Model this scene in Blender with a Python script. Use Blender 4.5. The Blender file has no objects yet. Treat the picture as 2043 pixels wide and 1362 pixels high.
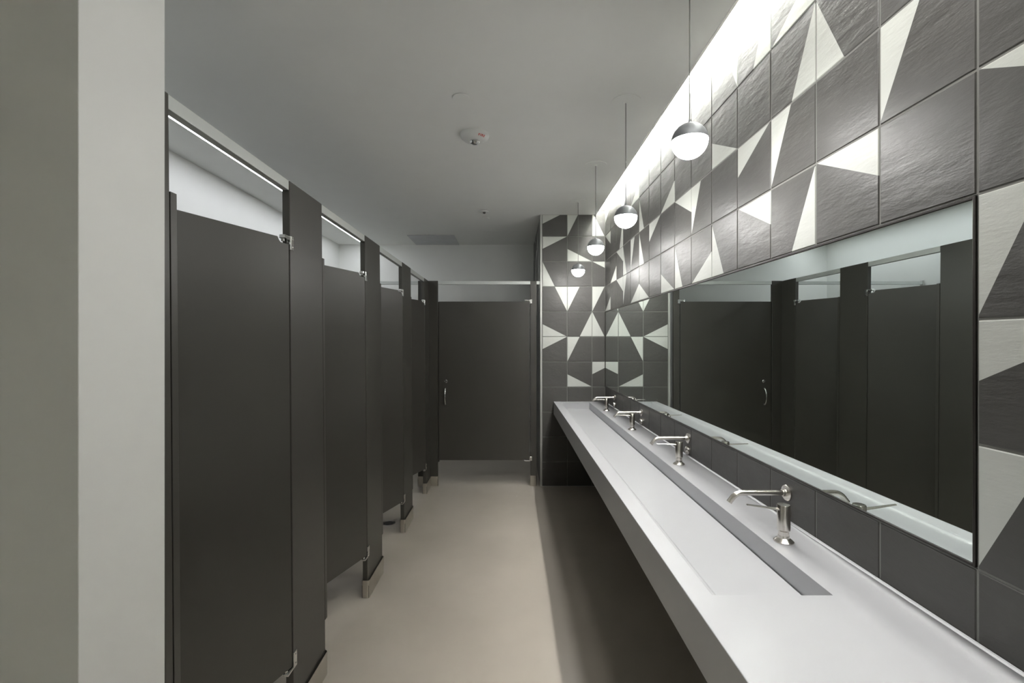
import bpy, bmesh, math
from mathutils import Vector, Matrix

S = bpy.context.scene
C = S.collection
PI = math.pi

# ------------------------------------------------------------------ measured place
HC = 1.473            # camera height
FPX = 935.0           # focal length in pixels of a 2043 px wide frame
XR = 0.945            # right wall plane
YP = 4.750            # front face of the tiled pier
XP = 0.290            # left face of the pier
YF = 6.230            # far wall
XL = -2.296           # wall behind the stalls
ZC = 2.753            # ceiling
ZT = 2.787            # top of tiling
T = 0.254             # tile module
YB = -2.2             # wall behind the camera
LEAN = 0.008
XS = -0.826           # face of the stall row at the floor
PT = 0.029            # pilaster thickness

# ------------------------------------------------------------------ materials
def new_mat(name):
    m = bpy.data.materials.new(name); m.use_nodes = True
    nt = m.node_tree
    return m, nt, nt.nodes['Principled BSDF']

def add_noise(nt, scale, detail=4, rot=None, scl=None, rough=.5):
    tc = nt.nodes.new('ShaderNodeTexCoord')
    mp = nt.nodes.new('ShaderNodeMapping')
    if rot: mp.inputs['Rotation'].default_value = rot
    if scl: mp.inputs['Scale'].default_value = scl
    n = nt.nodes.new('ShaderNodeTexNoise')
    n.inputs['Scale'].default_value = scale
    n.inputs['Detail'].default_value = detail
    n.inputs['Roughness'].default_value = rough
    nt.links.new(tc.outputs['Object'], mp.inputs['Vector'])
    nt.links.new(mp.outputs['Vector'], n.inputs['Vector'])
    return n

def mix_col(nt, bsdf, fac, a, b, lo=.3, hi=.7):
    r = nt.nodes.new('ShaderNodeValToRGB')
    r.color_ramp.elements[0].position = lo; r.color_ramp.elements[0].color = (*a, 1)
    r.color_ramp.elements[1].position = hi; r.color_ramp.elements[1].color = (*b, 1)
    nt.links.new(fac, r.inputs['Fac'])
    nt.links.new(r.outputs['Color'], bsdf.inputs['Base Color'])

def add_bump(nt, bsdf, h, strength, dist, prev=None):
    b = nt.nodes.new('ShaderNodeBump')
    b.inputs['Strength'].default_value = strength
    b.inputs['Distance'].default_value = dist
    nt.links.new(h, b.inputs['Height'])
    if prev: nt.links.new(prev.outputs['Normal'], b.inputs['Normal'])
    nt.links.new(b.outputs['Normal'], bsdf.inputs['Normal'])
    return b

def simple(name, col, rough=.5, metal=0., spec=.5, var=.04, bump=0., scale=6., coat=0.):
    m, nt, b = new_mat(name)
    b.inputs['Roughness'].default_value = rough
    b.inputs['Metallic'].default_value = metal
    b.inputs['Specular IOR Level'].default_value = spec
    b.inputs['Coat Weight'].default_value = coat
    n = add_noise(nt, scale)
    mix_col(nt, b, n.outputs['Fac'], tuple(c*(1-var) for c in col), tuple(min(1, c*(1+var)) for c in col))
    if bump:
        n2 = add_noise(nt, scale*30)
        add_bump(nt, b, n2.outputs['Fac'], bump, .001)
    return m

def brushed(name, col, rough, axis_scale, spread=.12):
    m, nt, b = new_mat(name)
    b.inputs['Metallic'].default_value = 1
    b.inputs['Base Color'].default_value = (*col, 1)
    n = add_noise(nt, 60, 3, None, axis_scale)
    r = nt.nodes.new('ShaderNodeMapRange')
    r.inputs['To Min'].default_value = rough - spread/2; r.inputs['To Max'].default_value = rough + spread/2
    nt.links.new(n.outputs['Fac'], r.inputs['Value'])
    nt.links.new(r.outputs['Result'], b.inputs['Roughness'])
    return m

def emit(name, col, power):
    m, nt, b = new_mat(name)
    b.inputs['Base Color'].default_value = (.9, .9, .9, 1)
    b.inputs['Emission Color'].default_value = (*col, 1)
    b.inputs['Emission Strength'].default_value = power
    return m

def tile_mat(name, col, rough, bump):
    m, nt, b = new_mat(name)
    b.inputs['Roughness'].default_value = rough
    b.inputs['Specular IOR Level'].default_value = .5
    n1 = add_noise(nt, 11, 9, (math.radians(38), 0, math.radians(10)), (1, .45, 1.7), .62)
    n2 = add_noise(nt, 2.2, 3)
    mix_col(nt, b, n2.outputs['Fac'], tuple(c*.93 for c in col), tuple(min(1, c*1.07) for c in col))
    n3 = add_noise(nt, 3.2, 3, (0, 0, 0), (1, 1, 1))
    b1 = add_bump(nt, b, n3.outputs['Fac'], .6*bump, .012)
    add_bump(nt, b, n1.outputs['Fac'], bump, .0065, b1)
    r = nt.nodes.new('ShaderNodeMapRange')
    r.inputs['To Min'].default_value = rough - .10; r.inputs['To Max'].default_value = rough + .10
    nt.links.new(n1.outputs['Fac'], r.inputs['Value'])
    nt.links.new(r.outputs['Result'], b.inputs['Roughness'])
    return m

M = {}
M['paint'] = simple('white_wall_paint', (.85, .86, .835), .6, var=.01, bump=.08)
M['ceil'] = simple('ceiling_paint', (.89, .90, .875), .8, var=.008)
M['tile_dark'] = tile_mat('charcoal_tile', (.082, .079, .073), .42, .55)
M['tile_white'] = tile_mat('off_white_tile', (.585, .60, .56), .48, .30)
M['grout'] = simple('grout', (.27, .27, .25), .9, var=.05, bump=.2)
M['partition'] = simple('dark_phenolic', (.070, .066, .057), .40, var=.05, scale=2, bump=.15)
M['shoe_shade'] = simple('shoe_shade_black', (.012, .012, .011), .4)  # black for the shade inside the open floor shoes
M['rail'] = simple('anodised_rail', (.66, .69, .67), .45, metal=.3, var=.02)
M['steel'] = simple('brushed_steel', (.60, .57, .52), .30, metal=1, var=.05)
M['nickel'] = brushed('brushed_nickel', (.66, .63, .585), .24, (1, 1, .1))
M['chrome'] = simple('chrome', (.78, .78, .77), .12, metal=1, var=.0)
M['shadow_gap'] = simple('shadow_gap_black', (.02, .02, .02), .7)  # black that paints shade into narrow gaps; the strobe cage shares it
M['counter'] = simple('white_solid_surface', (.46, .465, .478), .38, var=.008)
M['frame'] = simple('dark_mirror_frame', (.05, .045, .04), .35, metal=.6)
M['mirror'] = simple('mirror_glass', (.80, .86, .83), .0, metal=1, var=0)
M['shade'] = simple('dark_metal_shade', (.17, .178, .185), .52, metal=.35, var=.02)
M['cord'] = simple('grey_cord', (.16, .16, .15), .6)
M['white_plastic'] = simple('white_plastic', (.77, .78, .76), .4, var=.01)
M['red'] = simple('red_lettering', (.62, .04, .03), .5)
M['lens'] = simple('clear_strobe', (.7, .7, .7), .08, metal=.9)
M['vent'] = simple('grey_vent_metal', (.58, .59, .60), .55)
M['trim'] = simple('aluminium_trim', (.55, .55, .52), .45, metal=.5)
M['globe'] = emit('lit_globe', (1, .985, .96), 13.0)
M['cove_led'] = emit('cove_strip', (1, .99, .97), 10.0)
M['down'] = emit('fill_light_lens', (1, .98, .95), 9.0)  # glow of the added fill light
M['stall_led'] = emit('stall_strip', (.93, .95, 1), 2.9)

def floor_mat():
    m, nt, b = new_mat('polished_concrete')
    n = add_noise(nt, 1.3, 5)
    mix_col(nt, b, n.outputs['Fac'], (.49, .445, .38), (.57, .52, .45), .3, .7)
    n2 = add_noise(nt, 5, 4, None, (1, .35, 1))
    r = nt.nodes.new('ShaderNodeMapRange')
    r.inputs['To Min'].default_value = .16; r.inputs['To Max'].default_value = .32
    nt.links.new(n2.outputs['Fac'], r.inputs['Value'])
    nt.links.new(r.outputs['Result'], b.inputs['Roughness'])
    b.inputs['Specular IOR Level'].default_value = .5
    return m
M['floor'] = floor_mat()

# ------------------------------------------------------------------ helpers
ROOT = {}
def mesh_obj(name, bm, mats, parent=None, smooth=False, sharp=35):
    if parent is not None:
        L = ROOT[parent.name]
        bmesh.ops.translate(bm, verts=bm.verts, vec=-L)
    bmesh.ops.recalc_face_normals(bm, faces=bm.faces)
    me = bpy.data.meshes.new(name); bm.to_mesh(me); bm.free()
    if not isinstance(mats, (list, tuple)): mats = [mats]
    for m in mats: me.materials.append(m)
    o = bpy.data.objects.new(name, me); C.objects.link(o)
    if smooth:
        for p in me.polygons: p.use_smooth = True
        try: me.set_sharp_from_angle(angle=math.radians(sharp))
        except Exception: pass
    if parent is not None:
        o.parent = parent; ROOT[o.name] = ROOT[parent.name]
    else:
        ROOT[o.name] = Vector((0, 0, 0))
    return o

def thing(name, loc, label, cat, group=None):
    o = bpy.data.objects.new(name, None); C.objects.link(o)
    o.location = loc; o.empty_display_size = .05
    o['label'] = label; o['category'] = cat
    if group: o['group'] = group
    ROOT[o.name] = Vector(loc)
    return o

def tag(o, label, cat, group=None):
    o['label'] = label; o['category'] = cat
    if group: o['group'] = group
    return o

def struct(name, bm, mats, smooth=False):
    o = mesh_obj(name, bm, mats, None, smooth); o['kind'] = 'structure'; return o

def box(bm, x0, x1, y0, y1, z0, z1, bev=0., seg=2, mi=0, lean=False):
    r = bmesh.ops.create_cube(bm, size=1)
    vs = r['verts']
    for v in vs:
        v.co.x = x0 if v.co.x < 0 else x1
        v.co.y = y0 if v.co.y < 0 else y1
        v.co.z = z0 if v.co.z < 0 else z1
    fs = {f for v in vs for f in v.link_faces}
    for f in fs: f.material_index = mi
    if bev > 0:
        es = list({e for v in vs for e in v.link_edges})
        bmesh.ops.bevel(bm, geom=es, offset=bev, segments=seg, profile=.5, affect='EDGES')
    if lean: shear(bm)
    return bm

def shear(bm):
    for v in bm.verts: v.co.x -= LEAN * v.co.z

def lathe(bm, prof, cen, axis='z', n=32, mi=0):
    """prof: list of (r, h). axis z: h up; x: h along +x; cap ends when r == 0"""
    rings = []
    for r, h in prof:
        if r < 1e-6:
            p = Vector((0, 0, h)); ring = [p]
        else:
            ring = [Vector((r*math.cos(2*PI*k/n), r*math.sin(2*PI*k/n), h)) for k in range(n)]
        if axis == 'x': ring = [Vector((p.z, p.x, p.y)) for p in ring]
        if axis == 'y': ring = [Vector((p.x, p.z, p.y)) for p in ring]
        rings.append([bm.verts.new(p + Vector(cen)) for p in ring])
    for a, b in zip(rings, rings[1:]):
        for k in range(n):
            k2 = (k+1) % n
            vs = []
            if len(a) == 1 and len(b) == 1: continue
            if len(a) == 1: vs = [a[0], b[k], b[k2]]
            elif len(b) == 1: vs = [a[k], a[k2], b[0]]
            else: vs = [a[k], a[k2], b[k2], b[k]]
            f = bm.faces.new(vs); f.material_index = mi
    return bm

def tube(bm, pts, rad, n=16, cap=True, squash=None):
    pts = [Vector(p) for p in pts]
    rr = rad if isinstance(rad, (list, tuple)) else [rad]*len(pts)
    rings = []; up = None
    for i, p in enumerate(pts):
        t = (pts[min(i+1, len(pts)-1)] - pts[max(i-1, 0)]).normalized()
        if up is None:
            up = Vector((0, 0, 1)) if abs(t.z) < .9 else Vector((0, 1, 0))
        s = t.cross(up).normalized(); u = s.cross(t).normalized(); up = u
        a = squash if squash else (1, 1)
        rings.append([bm.verts.new(p + s*math.cos(2*PI*k/n)*rr[i]*a[0] + u*math.sin(2*PI*k/n)*rr[i]*a[1]) for k in range(n)])
    for a, b in zip(rings, rings[1:]):
        for k in range(n):
            bm.faces.new([a[k], a[(k+1) % n], b[(k+1) % n], b[k]])
    if cap:
        bm.faces.new(rings[0][::-1]); bm.faces.new(rings[-1])
    return bm

def prism(bm, poly, axis, a, b, mi=0):
    """poly: 2D points; axis 'y' -> poly in (x,z), extruded y a..b ; 'z' -> poly in (x,y)"""
    def P(p, t):
        if axis == 'y': return Vector((p[0], t, p[1]))
        if axis == 'z': return Vector((p[0], p[1], t))
        return Vector((t, p[0], p[1]))
    A = [bm.verts.new(P(p, a)) for p in poly]; B = [bm.verts.new(P(p, b)) for p in poly]
    n = len(poly)
    fs = [bm.faces.new(A[::-1]), bm.faces.new(B)]
    for k in range(n):
        fs.append(bm.faces.new([A[k], A[(k+1) % n], B[(k+1) % n], B[k]]))
    for f in fs: f.material_index = mi
    return bm

# ------------------------------------------------------------------ tiling
def clip(poly, sgn, a, b, c):
    """poly: list of (u,v,d). keep sgn*(a*u+b*v+c) >= 0"""
    out = []
    n = len(poly)
    for i in range(n):
        p, q = poly[i], poly[(i+1) % n]
        dp = sgn*(a*p[0]+b*p[1]+c); dq = sgn*(a*q[0]+b*q[1]+c)
        if dp >= 0: out.append(p)
        if (dp > 0 and dq < 0) or (dp < 0 and dq > 0):
            t = dp/(dp-dq)
            out.append(tuple(p[k]+(q[k]-p[k])*t for k in range(3)))
    return out

def tile_line(code):
    """white region half plane a*u+b*v+c>=0 over the unit tile (u: left-right, v: bottom-top)"""
    corner, o = code[:2], code[2]
    cu = 0 if corner[1] == 'L' else 1
    cv = 0 if corner[0] == 'B' else 1
    su = 1.0 if o == 'h' else .5
    sv = .5 if o == 'h' else 1.0
    du = 1 if cu == 0 else -1; dv = 1 if cv == 0 else -1
    # 1 - (u-cu)*du/su - (v-cv)*dv/sv >= 0
    return (-du/su, -dv/sv, 1 + cu*du/su + cv*dv/sv)

def add_tile(bm, pos, u0, u1, v0, v1, cu0, cu1, cv0, cv1, code):
    """tile spans u0..u1 x v0..v1 (metres), cut to cu/cv. pos(u,v,d) -> Vector"""
    g = .0020; e = .0028; th = .0055
    a0, a1, b0, b1 = max(u0, cu0)+g, min(u1, cu1)-g, max(v0, cv0)+g, min(v1, cv1)-g
    if a1-a0 < .01 or b1-b0 < .01: return
    o = [(a0, b0), (a1, b0), (a1, b1), (a0, b1)]
    m = [(a0+e*.35, b0+e*.35), (a1-e*.35, b0+e*.35), (a1-e*.35, b1-e*.35), (a0+e*.35, b1-e*.35)]
    i = [(a0+e, b0+e), (a1-e, b0+e), (a1-e, b1-e), (a0+e, b1-e)]
    polys = [[(*p, th) for p in i]]
    for k in range(4):
        k2 = (k+1) % 4
        polys.append([(*o[k], 0), (*o[k2], 0), (*m[k2], th*.7), (*m[k], th*.7)])
        polys.append([(*m[k], th*.7), (*m[k2], th*.7), (*i[k2], th), (*i[k], th)])
    for p in polys:
        if code:
            A, B, Cc = tile_line(code)
            a = A/(u1-u0); b = B/(v1-v0); c = Cc - a*u0 - b*v0
            parts = [(clip(p, 1, a, b, c), 1), (clip(p, -1, a, b, c), 0)]
        else:
            parts = [(p, 0)]
        for q, mi in parts:
            r = []
            for pt in q:
                if not r or (Vector(pt)-Vector(r[-1])).length > 1e-6: r.append(pt)
            if len(r) > 2 and (Vector(r[0])-Vector(r[-1])).length < 1e-6: r.pop()
            if len(r) < 3: continue
            f = bm.faces.new([bm.verts.new(pos(*pt)) for pt in r]); f.material_index = mi

# right wall, columns numbered from the near joint towards the pier; u grows towards the camera
RW = {
 0: ['', '', '', 'TRh', 'TLv', 'TLh', 'TLv'],
 1: ['', '', 'TLv', ''],
 2: ['', 'BLv', '', 'TRh'],
 3: ['BRh', 'BRv', 'TLv', 'BRv'],
 4: ['BRv', '', 'TLh', 'TRh'],
 5: ['TRv', 'BLh', '', 'BLv'],
 6: ['', '', 'TLv', 'BRh'],
 7: ['TLh', '', 'TRh', 'BLv'],
 8: ['', 'BRh', '', 'BLh'],
 9: ['', '', 'TLh', ''],
 10: ['TRh', 'BLv', 'BLv', 'BLh'],
 11: ['BRh', '', 'TLv', 'BRh'],
 12: ['TLv', '', 'BLv', 'TLv'],
 13: ['TRv', 'BRv', 'TRh', 'TRh'],
 14: ['', '', 'BRh', ''],
 15: ['TLh', 'TRh', '', 'BRh'],
 -1: ['BLv', 'TRh', 'BRv', '', 'BLh', 'TRv', ''],
 -2: ['', 'TLv', '', 'BRh', 'TLh', '', 'BRv'],
 -3: ['TRh', '', 'BLh', 'TLv', '', 'TRv', 'BLh'],
 -4: ['', 'BRv', 'TLh', '', 'BLv', '', 'TRh'],
}
Y0 = .953            # joint beside the mirror's near end
PY = .2526           # module measured along this wall
MZ1, MZ0 = ZT-4*T, ZT-7*T      # mirror top and bottom joints
def ztop(r): return ZT - r*T
bm = bmesh.new()
TH = .006
def pos_r(u, v, d): return Vector((XR + TH - d, -u, v))     # u = -y
for c in range(-8, 16):
    ya = Y0 + (c-1)*PY; yb = Y0 + c*PY            # near, far
    codes = RW.get(c, RW.get(-1-((-c) % 4), []))
    for r in range(0, 11):
        if c >= 1 and 4 <= r <= 6: continue
        code = codes[r] if r < len(codes) else ''
        u0, u1 = -yb, -ya
        add_tile(bm, pos_r, u0, u1, ztop(r+1), ztop(r), -YP-.0, 5, .0, ZT, code)
# grout bed
for f in (( YB, YP, 0, MZ0), (YB, Y0, MZ0, MZ1), (YB, YP, MZ1, ZT)):
    y0, y1, z0, z1 = f
    q = bm.faces.new([bm.verts.new((XR+TH-.0030, y0, z0)), bm.verts.new((XR+TH-.0030, y1, z0)), bm.verts.new((XR+TH-.0030, y1, z1)), bm.verts.new((XR+TH-.0030, y0, z1))])
    q.material_index = 2
box(bm, XR+TH, XR+.12, YB, YF, 0, 3.08, mi=3)
box(bm, XR+.002, XR+TH, YB, YP, ZT, 3.0, mi=3)       # painted band above the tile inside the light slot
struct('wall_right', bm, [M['tile_dark'], M['tile_white'], M['grout'], M['paint']])

# pier at the far end of the counter
PF = [['TLh', 'TLv', 'BLv'], ['TLh', 'BLh', ''], ['BLv', '', 'TRh'], ['TRv', 'TLv', 'TLv'], ['BLh', 'BRv', 'BLv'],
      ['TLh', 'TLv', ''], ['', 'BLh', 'TLh'], ['', '', ''], ['', '', ''], ['', '', ''], ['', '', '']]
PSD = [['TLv', '', 'BRv', '', 'TRh', 'BLv'], ['', 'BRv', 'TLh', 'BLv', '', ''], ['BLh', 'TRv', '', 'TLv', 'BRv', ''], ['TLv', '', 'BLv', '', 'TRv', '']]
bm = bmesh.new()
def pos_p(u, v, d): return Vector((u, YP + TH - d, v))
xp0 = 1.0*(1082-1021)*.00508
for r in range(11):
    for k in range(3):
        add_tile(bm, pos_p, xp0+k*.2525, xp0+(k+1)*.2525, ztop(r+1), ztop(r), xp0, XR+.001, 0, ZC if k < 2 else 3.0, PF[r][k])
for k in (2,):   # the sliver of tile that climbs into the light slot
    add_tile(bm, pos_p, xp0+k*.2525, xp0+(k+1)*.2525, ztop(0), ztop(-1), .853, XR+.001, ZT, 3.0, '')
def pos_s(u, v, d): return Vector((XP + TH - d, -u, v))
for r in range(11):
    for k in range(6):
        code = PSD[r][k] if r < 4 else ''
        u1 = -(YP+.012) - k*T
        add_tile(bm, pos_s, u1-T, u1, ztop(r+1), ztop(r), -YF, -(YP+.012), 0, ZC, code)
box(bm, XP+TH-.001, XR+TH, YP+TH-.001, YF, 0, 3.05, mi=2)
struct('wall_pier', bm, [M['tile_dark'], M['tile_white'], M['grout']])
bm = bmesh.new(); box(bm, XP-.002, XP+.017, YP-.003, YP+.010, .0, ZC, .002)
struct('trim_1', bm, M['trim'])
bm = bmesh.new(); box(bm, XP+.017, XR, YP-.002, YP+TH, .0, .005)
struct('trim_2', bm, M['trim'])

# ------------------------------------------------------------------ shell
bm = bmesh.new(); box(bm, -2.6, XR+.12, YB-.1, YF+.1, -.1, 0); struct('floor', bm, M['floor'])
bm = bmesh.new()
# ceiling with the long slot for the stall light left open, and a slot beside the tiled wall
LX0, LX1, LY0, LY1 = -1.963, -1.905, 1.16, 6.05
XU = .853
def cbox(x0, x1, y0, y1): box(bm, x0, x1, y0, y1, ZC, ZC+.04)
cbox(-2.6, LX0, YB-.1, YF+.1); cbox(LX1, XU-.012, YB-.1, YF+.1)
cbox(LX0, LX1, YB-.1, LY0); cbox(LX0, LX1, LY1, YF+.1)
cbox(XU-.012, XP+1.0, YP+.02, YF+.1)
box(bm, XU-.012, XU, YB-.1, YP+.005, ZC-.004, 3.0, .001)            # upstand of the light slot
box(bm, XU-.012, XR+.02, YB-.1, YP+.02, 3.0, 3.04)                # lid of the light slot
box(bm, -2.6, XR+.12, YB-.1, YF+.1, ZC+.30, ZC+.34)
struct('ceiling', bm, M['ceil'])
bm = bmesh.new(); box(bm, XL-.1, XL, YB, YF+.1, 0, ZC); struct('wall_left', bm, M['paint'])
bm = bmesh.new(); box(bm, XL, XP+TH, YF, YF+.1, 0, ZC); struct('wall_far', bm, M['paint'])
bm = bmesh.new(); box(bm, XL, XR+.1, YB-.1, YB, 0, 3.04); struct('wall_rear', bm, M['paint'])
WY0, WY1, WX = .887, 1.108, -.820
bm = bmesh.new(); box(bm, XL, WX, WY0, WY1, 0, ZC, .0015); struct('wall_stub', bm, M['paint'])
# corner guard on the far edge of the stub wall
bm = bmesh.new(); box(bm, -.846, -.8365, WY1+.001, 1.1225, 0, 1.245, .001)
tag(mesh_obj('corner_guard', bm, M['steel']), 'narrow grey metal guard strip low on the white wall edge beside the first stall', 'corner guard')

# ------------------------------------------------------------------ light fittings
c = thing('cove_light', (.895, 1.3, 2.93), 'long glowing white light strip in the slot between ceiling and tiled wall', 'light')
bm = bmesh.new(); box(bm, .900, XR+.0015, YB+.05, YP-.02, 2.908, 2.935); mesh_obj('housing', bm, M['white_plastic'], c)
bm = bmesh.new(); box(bm, .904, XR-.003, YB+.06, YP-.03, 2.900, 2.9075); mesh_obj('diffuser', bm, M['cove_led'], c)
c = thing('recessed_strip_light', ((LX0+LX1)/2, 3.6, ZC), 'long thin recessed strip light in the ceiling over the toilet stalls', 'light')
bm = bmesh.new(); box(bm, LX0, LX1, LY0, LY1, ZC+.012, ZC+.04); mesh_obj('housing', bm, M['white_plastic'], c)
bm = bmesh.new(); box(bm, LX0+.002, LX1-.002, LY0+.002, LY1-.002, ZC+.002, ZC+.0115); mesh_obj('diffuser', bm, M['stall_led'], c)

t = thing('added_fill_light', (.42, .92, ZC), 'added round fill light in the ceiling, out of view, just short of the nearest pendant', 'light')  # unseen fill lamp, added to brighten the white wall end and near tiles
bm = bmesh.new(); lathe(bm, [(.135, ZC), (.135, ZC-.004), (.120, ZC-.004), (.120, ZC)], (.42, .92, 0), n=40); mesh_obj('fill_light_ring', bm, M['white_plastic'], t, True)
bm = bmesh.new(); lathe(bm, [(0, ZC-.002), (.119, ZC-.002)], (.42, .92, 0), n=40); mesh_obj('diffuser', bm, M['down'], t, True)

def pendant(x, y, z, which):
    r = .0605
    t = thing('pendant_lamp', (x, y, ZC), which, 'lamp', 'globe pendants over the washbasin counter')
    bm = bmesh.new()
    lathe(bm, [(0, ZC-.0005), (.0795, ZC-.0005), (.0795, ZC-.003), (.078, ZC-.0045), (.012, ZC-.0055), (.010, ZC-.009), (0, ZC-.009)], (x, y, 0), n=48)
    mesh_obj('canopy', bm, M['ceil'], t, True)
    bm = bmesh.new(); tube(bm, [(x, y, ZC-.009), (x, y, z+r+.006)], .0021, 8)
    mesh_obj('cord', bm, M['cord'], t, True)
    bm = bmesh.new()
    a0 = math.radians(2)
    prof = [(0, z+r+.012), (.0035, z+r+.012), (.0045, z+r+.006), (.0075, z+r+.001)]
    for k in range(1, 15):
        a = math.radians(80) + (a0-math.radians(80))*k/14
        prof.append((r*math.cos(a), z + r*math.sin(a)))
    prof += [(r-.002, z+.002), (0, z+.002)]
    lathe(bm, prof, (x, y, 0), n=48)
    mesh_obj('shade', bm, M['shade'], t, True)
    bm = bmesh.new()
    prof = [(0, z+.0015), (r-.0012, z+.0015)]
    for k in range(0, 15):
        a = -math.radians(90)*k/14
        prof.append(((r-.0008)*math.cos(a) if k < 14 else 0, z + (r-.0008)*math.sin(a)))
    lathe(bm, prof, (x, y, 0), n=48)
    mesh_obj('globe', bm, M['globe'], t, True)
FY = [1.607, 2.507, 3.407, 4.307]
for y, z, l in zip(FY, (2.158, 2.136, 2.156, 2.122), (
    'largest and nearest globe pendant, hanging highest in view in front of the big tiles',
    'second globe pendant from the camera, with its ceiling plate in view',
    'third globe pendant, overlapping the corner where the tiled pier meets the tiled wall',
    'smallest and farthest globe pendant, hanging in front of the tiled pier')):
    pendant(.61, y, z, l)

# ------------------------------------------------------------------ ceiling fittings
t = thing('fire_alarm', (-.2295, 2.902, ZC), 'round white ceiling fire alarm with red FIRE lettering and a clear strobe', 'fire alarm')
cx, cy = -.2295, 2.902
bm = bmesh.new()
lathe(bm, [(0, ZC-.0005), (.088, ZC-.0005), (.089, ZC-.012), (.084, ZC-.024), (.070, ZC-.036), (.045, ZC-.043), (.034, ZC-.044), (0, ZC-.044)], (cx, cy, 0), n=48)
fb = mesh_obj('base', bm, M['white_plastic'], t, True)
bm = bmesh.new()
lathe(bm, [(.030, ZC-.0435), (.030, ZC-.050), (.024, ZC-.060), (.014, ZC-.066), (0, ZC-.067)], (cx, cy-.004, 0), n=24)
st = mesh_obj('strobe', bm, M['lens'], t, False)
bm = bmesh.new()
for k in range(6):
    a = 2*PI*k/6
    box(bm, cx+.023*math.cos(a)-.002, cx+.023*math.cos(a)+.002, cy-.004+.023*math.sin(a)-.002, cy-.004+.023*math.sin(a)+.002, ZC-.061, ZC-.045)
mesh_obj('strobe_cage', bm, M['shadow_gap'], st)
cu = bpy.data.curves.new('fire_text', 'FONT'); cu.body = 'FIRE'; cu.size = .0195; cu.extrude = .0004; cu.offset = .0005
cu.align_x = 'CENTER'; cu.align_y = 'CENTER'; cu.space_character = 1.32
to = bpy.data.objects.new('fire_text', cu); C.objects.link(to)
bpy.context.view_layer.update()
me = bpy.data.meshes.new_from_object(to.evaluated_get(bpy.context.evaluated_depsgraph_get()))
bpy.data.objects.remove(to)
bm = bmesh.new(); bm.from_mesh(me); bpy.data.meshes.remove(me)
az = math.radians(-52)            # direction of the lettering around the alarm
nrm = Vector((math.cos(az)*.64, math.sin(az)*.64, -.77)).normalized()
right = Vector((0, 0, 1)).cross(Vector((math.cos(az), math.sin(az), 0))).normalized()
up = nrm.cross(right).normalized()
# letters follow the curve of the shell
R0 = .0755
for v in bm.verts:
    s, h, d = v.co.x, v.co.y, v.co.z
    a = az + s/R0
    rad = R0 + h*.77 + .0020
    z = ZC - .0318 + h*.64 - .0012
    v.co = Vector((cx + (rad + d*.64)*math.cos(a), cy + (rad + d*.64)*math.sin(a), z - d*.77))
mesh_obj('lettering', bm, M['red'], fb)

def disc(name, x, y, r, label, cat, h=.006, gap=.002, mat='white_plastic'):
    t = thing(name, (x, y, ZC), label, cat)
    bm = bmesh.new()
    lathe(bm, [(0, ZC), (r*.93, ZC), (r*.93, ZC-gap)], (x, y, 0), n=40)
    mesh_obj('gap_shade_ring', bm, M['shadow_gap'], t, True)  # black ring paints the shadow line between cover and ceiling
    bm = bmesh.new()
    lathe(bm, [(0, ZC-gap), (r, ZC-gap), (r, ZC-h*.7), (r-.002, ZC-h), (0, ZC-h)], (x, y, 0), n=40)
    mesh_obj('cover', bm, M[mat], t, True)
    return t
disc('sprinkler_cover', -.2657, 2.46, .044, 'plain round cover plate flush in the ceiling, nearer than the fire alarm', 'ceiling plate', mat='ceil')
disc('sprinkler_cover', -.274, 4.875, .040, 'small round cover plate on the far ceiling just behind the white sensor', 'ceiling plate', mat='ceil')
t = disc('occupancy_sensor', -.271, 4.61, .044, 'small white round sensor on the far ceiling with a dark lens', 'sensor', h=.016, gap=.003)
bm = bmesh.new(); lathe(bm, [(.016, ZC-.015), (.014, ZC-.024), (.006, ZC-.028), (0, ZC-.028)], (-.271, 4.61, 0), n=20)
mesh_obj('lens', bm, M['frame'], t, True)
# exhaust grille panel and flush access panel
t = thing('ceiling_vent', (-.978, 5.92, ZC), 'square grey vent panel on the ceiling near the far wall', 'vent')
bm = bmesh.new(); box(bm, -1.262, -.694, 5.648, 6.19, ZC-.012, ZC-.003, .0015); 
mesh_obj('face_panel', bm, M['vent'], t)
bm = bmesh.new(); box(bm, -1.24, -.716, 5.67, 6.17, ZC-.0028, ZC)
mesh_obj('backing_frame', bm, M['shadow_gap'], t)
t = thing('access_panel', (-.15, 5.7, ZC), 'flush square access panel in the ceiling to the right of the grey vent', 'access panel')
bm = bmesh.new(); box(bm, -.343, .06, 5.49, 5.90, ZC-.0022, ZC-.0008, .0005)
mesh_obj('face_panel', bm, M['ceil'], t)
bm = bmesh.new(); box(bm, -.341, .058, 5.492, 5.898, ZC-.0008, ZC)
mesh_obj('backing_frame', bm, M['shadow_gap'], t)

# floor drain in the third stall
t = thing('floor_drain', (-.995, 3.79, 0), 'round metal floor drain under the third stall door from the camera', 'drain')
bm = bmesh.new(); lathe(bm, [(.040, .0006), (.043, .0016), (.052, .0016), (.054, .0004)], (-.995, 3.79, 0), n=36)
mesh_obj('ring', bm, M['steel'], t, True)
bm = bmesh.new(); lathe(bm, [(0, .0005), (.040, .0005)], (-.995, 3.79, 0), n=36)
for k in range(-2, 3):
    w = math.sqrt(.038**2-(k*.013)**2)
    box(bm, -.995-w, -.995+w, 3.79+k*.013-.002, 3.79+k*.013+.002, .0006, .0016, mi=1)
mesh_obj('grate', bm, [M['shadow_gap'], M['steel']], t)

# ------------------------------------------------------------------ toilet stalls
ZR0, ZR1 = 2.044, 2.081
DB, DT = .243, 1.858
HY = [1.777, 2.691, 3.605, 4.519]      # near edges of the pilasters (hinge edges)
PW = .305

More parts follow.
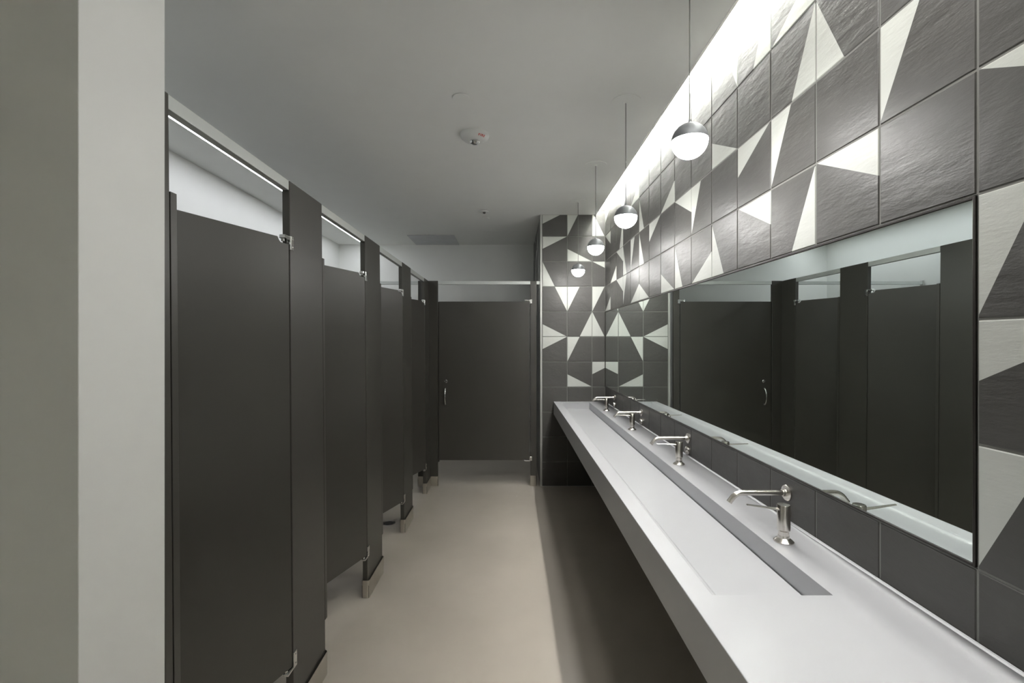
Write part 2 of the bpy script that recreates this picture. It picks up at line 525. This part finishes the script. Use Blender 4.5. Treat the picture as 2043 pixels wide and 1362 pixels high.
def rounded_ring(bm, x0, x1, y0, y1, z0, z1, r, wall):
    """open-topped shoe: outer skin, rim and inner skin"""
    def loop(a0, a1, b0, b1, rr, z):
        out = []
        for cx_, cy_, s in ((a1-rr, b1-rr, 0), (a0+rr, b1-rr, 1), (a0+rr, b0+rr, 2), (a1-rr, b0+rr, 3)):
            for k in range(7):
                a = (s + k/6)*PI/2
                out.append(bm.verts.new((cx_+rr*math.cos(a), cy_+rr*math.sin(a), z)))
        return out
    L = [loop(x0, x1, y0, y1, r, z0), loop(x0, x1, y0, y1, r, z1), loop(x0+wall, x1-wall, y0+wall, y1-wall, r-wall, z1), loop(x0+wall, x1-wall, y0+wall, y1-wall, r-wall, z0+.01)]
    for A, B in zip(L, L[1:]):
        n = len(A)
        for k in range(n):
            bm.faces.new([A[k], A[(k+1) % n], B[(k+1) % n], B[k]])
    bm.faces.new(L[3])

SH = 'stainless floor shoes'
def pilaster(ya, yb, label, stop=None, shoe=True, grp='dark stall pilasters along the row'):
    t = thing('stall_pilaster', (XS-PT/2, (ya+yb)/2, 0), label, 'partition pilaster', grp)
    bm = bmesh.new(); box(bm, XS-PT, XS, ya, yb, .04, ZR1, .003, 2); shear(bm)
    mesh_obj('panel', bm, M['partition'], t)
    if shoe:
        bm = bmesh.new(); rounded_ring(bm, XS-PT-.007, XS+.009, ya-.006, yb+.006, 0, .100, .013, .0015)
        mesh_obj('shoe', bm, M['steel'], t, True)
        bm = bmesh.new(); box(bm, XS-PT-.004, XS+.006, ya-.003, yb+.003, .0, .07); 
        mesh_obj('shoe_shade_fill', bm, M['shoe_shade'], t)  # black fill paints the dark hollow of the shoe
    if stop:
        bm = bmesh.new()
        box(bm, XS-.020, XS-.001, yb+.004, yb+.026, DB-.01, 1.842, .001)
        box(bm, XS-.034, XS-.018, yb+.018, yb+.034, DB-.01, 1.842, .001)
        shear(bm)
        mesh_obj('door_stop', bm, M['partition'], t)
    return t

pilaster(1.1235, 1.152, 'narrow dark stall pilaster tight against the end of the white wall', True, shoe=True)
lab = ['widest-looking dark pilaster right of the nearest stall door, between first and second stalls',
       'second wide dark pilaster, between the second and third stall doors',
       'third wide dark pilaster, between the third and fourth stall doors']
for k in range(3):
    pilaster(HY[k], HY[k]+PW-(.002), lab[k], True)
pilaster(HY[3], 4.748, 'dark pilaster at the far end of the stall row, meeting the end stall front')

def hinge(bm, y, z, top, ang):
    """chrome pivot bracket on the pilaster's near edge; arm reaches over (or under) the door"""
    x = XS - LEAN*z
    s = 1 if top else -1
    # face plate on the pilaster
    zz = (z-.040, z+.012) if top else (z-.010, z+.050)
    box(bm, x+.0005, x+.0045, y+.001, y+.022, zz[0], zz[1], .001)
    box(bm, x-.010, x+.0045, y-.004, y+.001, zz[0], zz[1], .001)
    # arm
    a = (z-.004, z+.010) if top else (z-.012, z-.002)
    box(bm, x-.020, x+.003, y-.045, y+.002, a[0], a[1], .002)
    lathe(bm, [(0, a[0]-.010 if top else a[0]-.002), (.006, a[0]-.010 if top else a[0]-.002), (.006, a[1]+.001 if top else a[1]+.008), (0, a[1]+.001 if top else a[1]+.008)], (x-.010, y-.036, 0), n=12)
    for q in (.22, .78):
        h = zz[0]+(zz[1]-zz[0])*q
        lathe(bm, [(.0032, x+.004), (.0028, x+.0062), (0, x+.0065)], (0, y+.0125, h), axis='x', n=10)
    return bm

def stall_door(y1, width, label, ang=19.4):
    """door hinged at its far edge (y1), swung a little inwards"""
    t = thing('stall_door', (XS-PT/2, y1-.008, DB), label, 'stall door', 'dark stall doors standing slightly ajar')
    bm = bmesh.new()
    th = .026
    # outline with a notch for the top pivot, then swing about the hinge corner
    n = .020; w = .040
    poly = [(0, DB), (-width, DB), (-width, DT), (-w-.012, DT), (-w-.008, DT-n+.008), (-w, DT-n), (0, DT-n)]
    prism(bm, poly, 'x', -th, 0)
    bmesh.ops.bevel(bm, geom=[e for e in bm.edges], offset=.0012, segments=1, affect='EDGES')
    R = Matrix.Rotation(math.radians(-ang), 4, 'Z')
    for v in bm.verts:
        v.co = R @ v.co + Vector((XS-.001, y1-.007, 0))
    shear(bm)
    p = mesh_obj('panel', bm, M['partition'], t)
    bm = hinge(bmesh.new(), y1, DT, True, ang); mesh_obj('hinge', bm, M['chrome'], t)
    bm = hinge(bmesh.new(), y1, DB, False, ang); mesh_obj('hinge', bm, M['chrome'], t)
    return t
dl = ['nearest dark stall door, ajar, tall and filling the left of the view',
      'second dark stall door, ajar, between the first and second wide pilasters',
      'third dark stall door, ajar, with the floor drain below it',
      'fourth and farthest dark door of the side row, next to the end stall']
prev = [1.150, HY[0]+PW, HY[1]+PW, HY[2]+PW]
for k in range(4):
    stall_door(HY[k], HY[k]-prev[k]-.030, dl[k])

# head rails of the row
rl = ['nearest aluminium head rail, above the first stall door', 'aluminium head rail above the second stall door',
      'aluminium head rail above the third stall door', 'short aluminium head rail above the farthest door of the side row']
for k in range(4):
    bm = bmesh.new(); box(bm, XS-.028, XS-.002, prev[k]+.0015, HY[k]-.0015, ZR0, ZR1-.001, .0015); shear(bm)
    tag(mesh_obj('head_rail', bm, M['rail']), rl[k], 'head rail', 'aluminium rails joining the pilaster tops')

# end stall front, facing the camera
YE = 4.765
gx = 'end stall'
t = thing('stall_pilaster', (-.8525, YE+.014, 0), 'dark pilaster left of the end stall door, facing down the room', 'partition pilaster')
bm = bmesh.new(); box(bm, -.953, -.752, YE, YE+PT, .04, ZR1+.004, .003); mesh_obj('panel', bm, M['partition'], t)
bm = bmesh.new(); rounded_ring(bm, -.957, -.748, YE-.006, YE+PT+.006, 0, .098, .013, .0015); mesh_obj('shoe', bm, M['steel'], t, True)
bm = bmesh.new(); box(bm, -.954, -.751, YE-.003, YE+PT+.003, 0, .07); mesh_obj('shoe_shade_fill', bm, M['shoe_shade'], t)
bm = bmesh.new(); box(bm, -.751, -.738, YE+.010, YE+.026, DB, 1.872, .001); mesh_obj('door_stop', bm, M['partition'], t)
t = thing('stall_pilaster', (.222, YE+.014, 0), 'slim dark pilaster right of the end stall door beside the tiled pier', 'partition pilaster')
bm = bmesh.new(); box(bm, .190, .252, YE, YE+PT, .04, ZR1+.002, .003); mesh_obj('panel', bm, M['partition'], t)
bm = bmesh.new(); rounded_ring(bm, .187, .255, YE-.006, YE+PT+.006, 0, .106, .010, .0015); mesh_obj('shoe', bm, M['steel'], t, True)
bm = bmesh.new(); box(bm, .190, .252, YE-.003, YE+PT+.003, 0, .07); mesh_obj('shoe_shade_fill', bm, M['shoe_shade'], t)

t = thing('stall_door', (.18, YE+.014, .263), 'wide closed dark door of the end stall, facing the camera, with chrome pull', 'stall door')
DT4, DB4 = 1.874, .262
bm = bmesh.new(); box(bm, -.742, .180, YE+.001, YE+.027, DB4, DT4, .0015); mesh_obj('panel', bm, M['partition'], t)
for z, top in ((DT4, True), (DB4, False)):
    bm = bmesh.new()
    zz = (z-.020, z+.022) if top else (z-.006, z+.036)
    box(bm, .183, .207, YE-.004, YE-.0005, zz[0], zz[1], .001)
    a = (z+.006, z+.018) if top else (z-.012, z-.001)
    box(bm, .130, .190, YE-.003, YE+.018, a[0], a[1], .001)
    lathe(bm, [(0, a[0]-.004), (.006, a[0]-.004), (.006, a[1]+.004), (0, a[1]+.004)], (.138, YE+.010, 0), n=12)
    for q in (.25, .75):
        lathe(bm, [(.003, YE-.004), (.0026, YE-.006), (0, YE-.006)], (.196, 0, zz[0]+(zz[1]-zz[0])*q), axis='y', n=10)
    mesh_obj('hinge', bm, M['chrome'], t)
hx = -.676
bm = bmesh.new()
pts = []
for k in range(17):
    f = k/16
    z = .824 + f*.170
    out = .038*math.sin(PI*f)**.55
    pts.append((hx, YE-.001-out, z))
tube(bm, pts, .0075, 12, squash=(1.1, .75))
lathe(bm, [(.010, YE+.001), (.010, YE-.003), (0, YE-.003)], (hx, 0, .828), axis='y', n=14)
lathe(bm, [(.010, YE+.001), (.010, YE-.003), (0, YE-.003)], (hx, 0, .990), axis='y', n=14)
mesh_obj('pull_handle', bm, M['chrome'], t, True)
bm = bmesh.new(); lathe(bm, [(.016, YE+.001), (.016, YE-.003), (.012, YE-.005), (.010, YE-.014), (.008, YE-.016), (0, YE-.016)], (hx+.008, 0, 1.064), axis='y', n=20)
box(bm, hx-.012, hx-.004, YE-.006, YE+.0005, 1.059, 1.069, .001)
mesh_obj('latch', bm, M['chrome'], t, True)

for x0, x1, l in ((-.7505, .1885, 'bright aluminium head rail above the end stall door'),
                  (.2535, XP+TH-.006, 'very short head rail end between the slim pilaster and the tiled pier'),
                  (XL+.012, -.9545, 'head rail running from the back wall to the end stall pilaster')):
    bm = bmesh.new(); box(bm, x0, x1, YE+.002, YE+.027, ZR0+.004, ZR1+.001, .0015)
    tag(mesh_obj('head_rail', bm, M['rail']), l, 'head rail')
bm = bmesh.new(); box(bm, XL, XL+.0115, YE-.006, YE+.036, ZR0-.004, ZR1+.008, .002)
tag(mesh_obj('rail_bracket', bm, M['chrome']), 'chrome bracket fixing the end stall rail to the back wall', 'bracket')

# dividing panels between the stalls
dv = ['dark dividing panel between the first and second stalls', 'dark dividing panel between the second and third stalls',
      'dark dividing panel between the third and fourth stalls']
for k in range(3):
    yc = HY[k] + PW*.5
    bm = bmesh.new(); box(bm, XL+.0005, XS-PT-.018, yc-.0125, yc+.0125, .300, DT-.02, .0015)
    tag(mesh_obj('stall_divider', bm, M['partition']), dv[k], 'stall divider', 'panels dividing the stalls')
bm = bmesh.new(); box(bm, XL+.012, -.957, YE+.002, YE+.026, .262, DT-.02, .0015)
tag(mesh_obj('stall_divider', bm, M['partition']), 'dark dividing panel closing off the end stall from the side row', 'stall divider')

# ------------------------------------------------------------------ washbasin counter
XF, ZK, ZKB = .424, .860, .731
BY0, BY1, BX0, BX1 = 1.130, 4.675, .483, .775
CY0, CY1 = YB+.8, YP-.001
t = thing('washbasin_counter', ((XF+XR)/2, 2.0, ZKB), 'long white solid-surface counter with one continuous trough basin', 'counter')
bm = bmesh.new()
prof = [(BX0, ZK), (BX0+.004, ZK-.001)]
for k in range(1, 15):
    f = k/15
    prof.append((BX0+.004+.056*f, ZK-.001-.059*(.5-.5*math.cos(f*PI))))
prof += [(.544, .800), (.7705, .797), (.7705, .782), (BX1, .782), (BX1, ZK)]
def V(x, y, z): return bm.verts.new((x, y, z))
def quad(a, b, c, d): return bm.faces.new([V(*a), V(*b), V(*c), V(*d)])
XB = XR-.001
def top(x0, x1, y0, y1): quad((x0, y0, ZK), (x1, y0, ZK), (x1, y1, ZK), (x0, y1, ZK))
r_ = .002
top(XF+r_, BX0, CY0, CY1); top(BX1, XB-.010, CY0, CY1)
top(BX0, BX1, CY0, BY0); top(BX0, BX1, BY1, CY1)
for a, b in zip(prof, prof[1:]):
    quad((a[0], BY0, a[1]), (b[0], BY0, b[1]), (b[0], BY1, b[1]), (a[0], BY1, a[1]))
for y in (BY0, BY1):
    bm.faces.new([V(p[0], y, p[1]) for p in prof])
# front edge, underside and little coved upstand at the wall
fr = [(XF+r_, ZK), (XF+.0006, ZK-.0006), (XF, ZK-r_), (XF, ZKB+r_), (XF+r_, ZKB), (XB, ZKB), (XB, ZK+.0028), (XB-.003, ZK+.0028)]
for k in range(0, 6):
    a = PI/2*k/5
    fr.append((XB-.010+.007*math.cos(a), ZK+.0028-.0028*math.sin(a)))
fr[-1] = (XB-.010, ZK)
for a, b in zip(fr, fr[1:]):
    quad((a[0], CY0, a[1]), (b[0], CY0, b[1]), (b[0], CY1, b[1]), (a[0], CY1, a[1]))
for y in (CY0, CY1):
    bm.faces.new([V(p[0], y, p[1]) for p in fr[2:7]] + [V(XB-.010, y, ZK), V(XF+r_, y, ZK)])
bmesh.ops.remove_doubles(bm, verts=bm.verts, dist=.00005)
mesh_obj('worktop', bm, M['counter'], t, True, 16)
bm = bmesh.new(); box(bm, .7706, BX1-.0001, BY0+.001, BY1-.001, .7821, .790); mesh_obj('drain_slot', bm, M['shadow_gap'], t)

# ------------------------------------------------------------------ mirror
t = thing('wall_mirror', (XR, (Y0+YP)/2, MZ0), 'long frameless-looking wall mirror with thin dark edge above the counter', 'mirror')
bm = bmesh.new()
fw = .0055
y0, y1 = Y0+.0022, YP-.001
z0, z1 = MZ0+.0022, MZ1-.0022
box(bm, XR-.001, XR+.005, y0, y0+fw, z0, z1, .0008); box(bm, XR-.001, XR+.005, y1-.002, y1, z0, z1)
box(bm, XR-.001, XR+.005, y0+fw, y1-.002, z0, z0+fw, .0008); box(bm, XR-.001, XR+.005, y0+fw, y1-.002, z1-fw, z1, .0008)
mesh_obj('frame', bm, M['frame'], t)
bm = bmesh.new(); box(bm, XR+.0025, XR+.0055, y0+fw, y1-.002, z0+fw, z1-fw, .0)
mesh_obj('glass', bm, M['mirror'], t)

# ------------------------------------------------------------------ taps, sensors and soap dispensers
ordn = ['nearest', 'second-nearest', 'third-nearest', 'farthest']
def spout(y, w):
    z = .953
    t = thing('wall_spout', (XR, y, z), '%s brushed-nickel wall spout above the trough basin' % w, 'faucet', 'wall spouts over the basin')
    pts = [(XR-.004, y, z), (XR-.10, y, z), (.790, y, z)]
    R = .040
    for k in range(1, 9):
        a = math.radians(52)*k/8
        pts.append((.790-R*math.sin(a), y, z-R*(1-math.cos(a))))
    e = Vector(pts[-1]); d = Vector((-math.cos(math.radians(52)), 0, -math.sin(math.radians(52))))
    pts.append(tuple(e + d*.022))
    bm = bmesh.new(); tube(bm, pts, .0092, 20, cap=False)
    e2 = Vector(pts[-1])
    tube(bm, [e2, e2-d*.004], .0078, 20)
    mesh_obj('pipe', bm, M['nickel'], t, True)
    bm = bmesh.new()
    lathe(bm, [(0, XR-.018), (.0115, XR-.018), (.0125, XR-.012), (.0125, XR-.008), (.0255, XR-.0065), (.0272, XR-.0045), (.0272, XR+.0015)], (0, y, z), axis='x', n=36)
    mesh_obj('flange', bm, M['nickel'], t, True)
def sensor(y, w):
    z = .8885
    t = thing('tap_sensor', (XR, y, z), '%s round metal tap sensor on the tiles below its spout' % w, 'sensor', 'round tap sensors under the spouts')
    bm = bmesh.new(); lathe(bm, [(0, XR-.013), (.0205, XR-.013), (.0225, XR-.011), (.0232, XR-.004), (.0232, XR+.0015)], (0, y, z), axis='x', n=32)
    mesh_obj('housing', bm, M['nickel'], t, True)
    bm = bmesh.new(); lathe(bm, [(0, XR-.0142), (.006, XR-.0142), (.007, XR-.0128)], (0, y, z+.004), axis='x', n=18)
    lathe(bm, [(0, XR-.0140), (.002, XR-.0140), (.002, XR-.0128)], (0, y, z-.010), axis='x', n=10)
    mesh_obj('eye', bm, M['frame'], t, True)
def dispenser(y, w, rise):
    x = .832; z = ZK
    t = thing('soap_dispenser', (x, y, z), '%s brushed-nickel deck soap dispenser with thin lever spout' % w, 'soap dispenser', 'soap dispensers on the counter ledge')
    bm = bmesh.new(); lathe(bm, [(0, z), (.0285, z), (.0285, z+.003), (.024, z+.007), (.0165, z+.013), (.0155, z+.020), (0, z+.020)], (x, y, 0), n=36)
    mesh_obj('base', bm, M['nickel'], t, True)
    bm = bmesh.new(); lathe(bm, [(0, z+.0195), (.0150, z+.0195), (.0150, z+.033), (.0183, z+.037), (.0183, z+.1115), (.0170, z+.1135), (0, z+.1150)], (x, y, 0), n=36)
    mesh_obj('body', bm, M['nickel'], t, True)
    bm = bmesh.new(); tube(bm, [(x-.012, y, z+.0985), (x-.05, y, z+.0985+rise*.36), (x-.098, y, z+.0985+rise*.86), (x-.112, y, z+.0985+rise)], [.0050, .0040, .0030, .0028], 12, squash=(1.7, .8))
    mesh_obj('spout', bm, M['nickel'], t, True)
for y, w in zip(FY, ordn):
    spout(y, w); sensor(y, w)
for y, w, rise in zip((1.434, 2.332, 3.238, 4.120), ordn, (.0140, .0035, .0035, .0)):
    dispenser(y, w, rise)

# ------------------------------------------------------------------ camera and render look
cam = bpy.data.cameras.new('camera'); co = bpy.data.objects.new('camera', cam); C.objects.link(co)
co.location = (0, 0, HC); co.rotation_euler = (PI/2, 0, 0)
cam.sensor_fit = 'HORIZONTAL'; cam.sensor_width = 36; cam.lens = FPX/2043*36
cam.shift_x = .5/2043; cam.shift_y = -1/2043
cam.clip_start = .02
S.camera = co
w = bpy.data.worlds.new('world'); S.world = w; w.use_nodes = True
w.node_tree.nodes['Background'].inputs['Color'].default_value = (0, 0, 0, 1)
vs = S.view_settings
vs.view_transform = 'Standard'; vs.look = 'None'; vs.gamma = 1; vs.use_curve_mapping = False
vs.exposure = 2.75
S.cycles.max_bounces = 14; S.cycles.diffuse_bounces = 8; S.cycles.glossy_bounces = 8
S.cycles.caustics_reflective = False
S.cycles.use_denoising = True
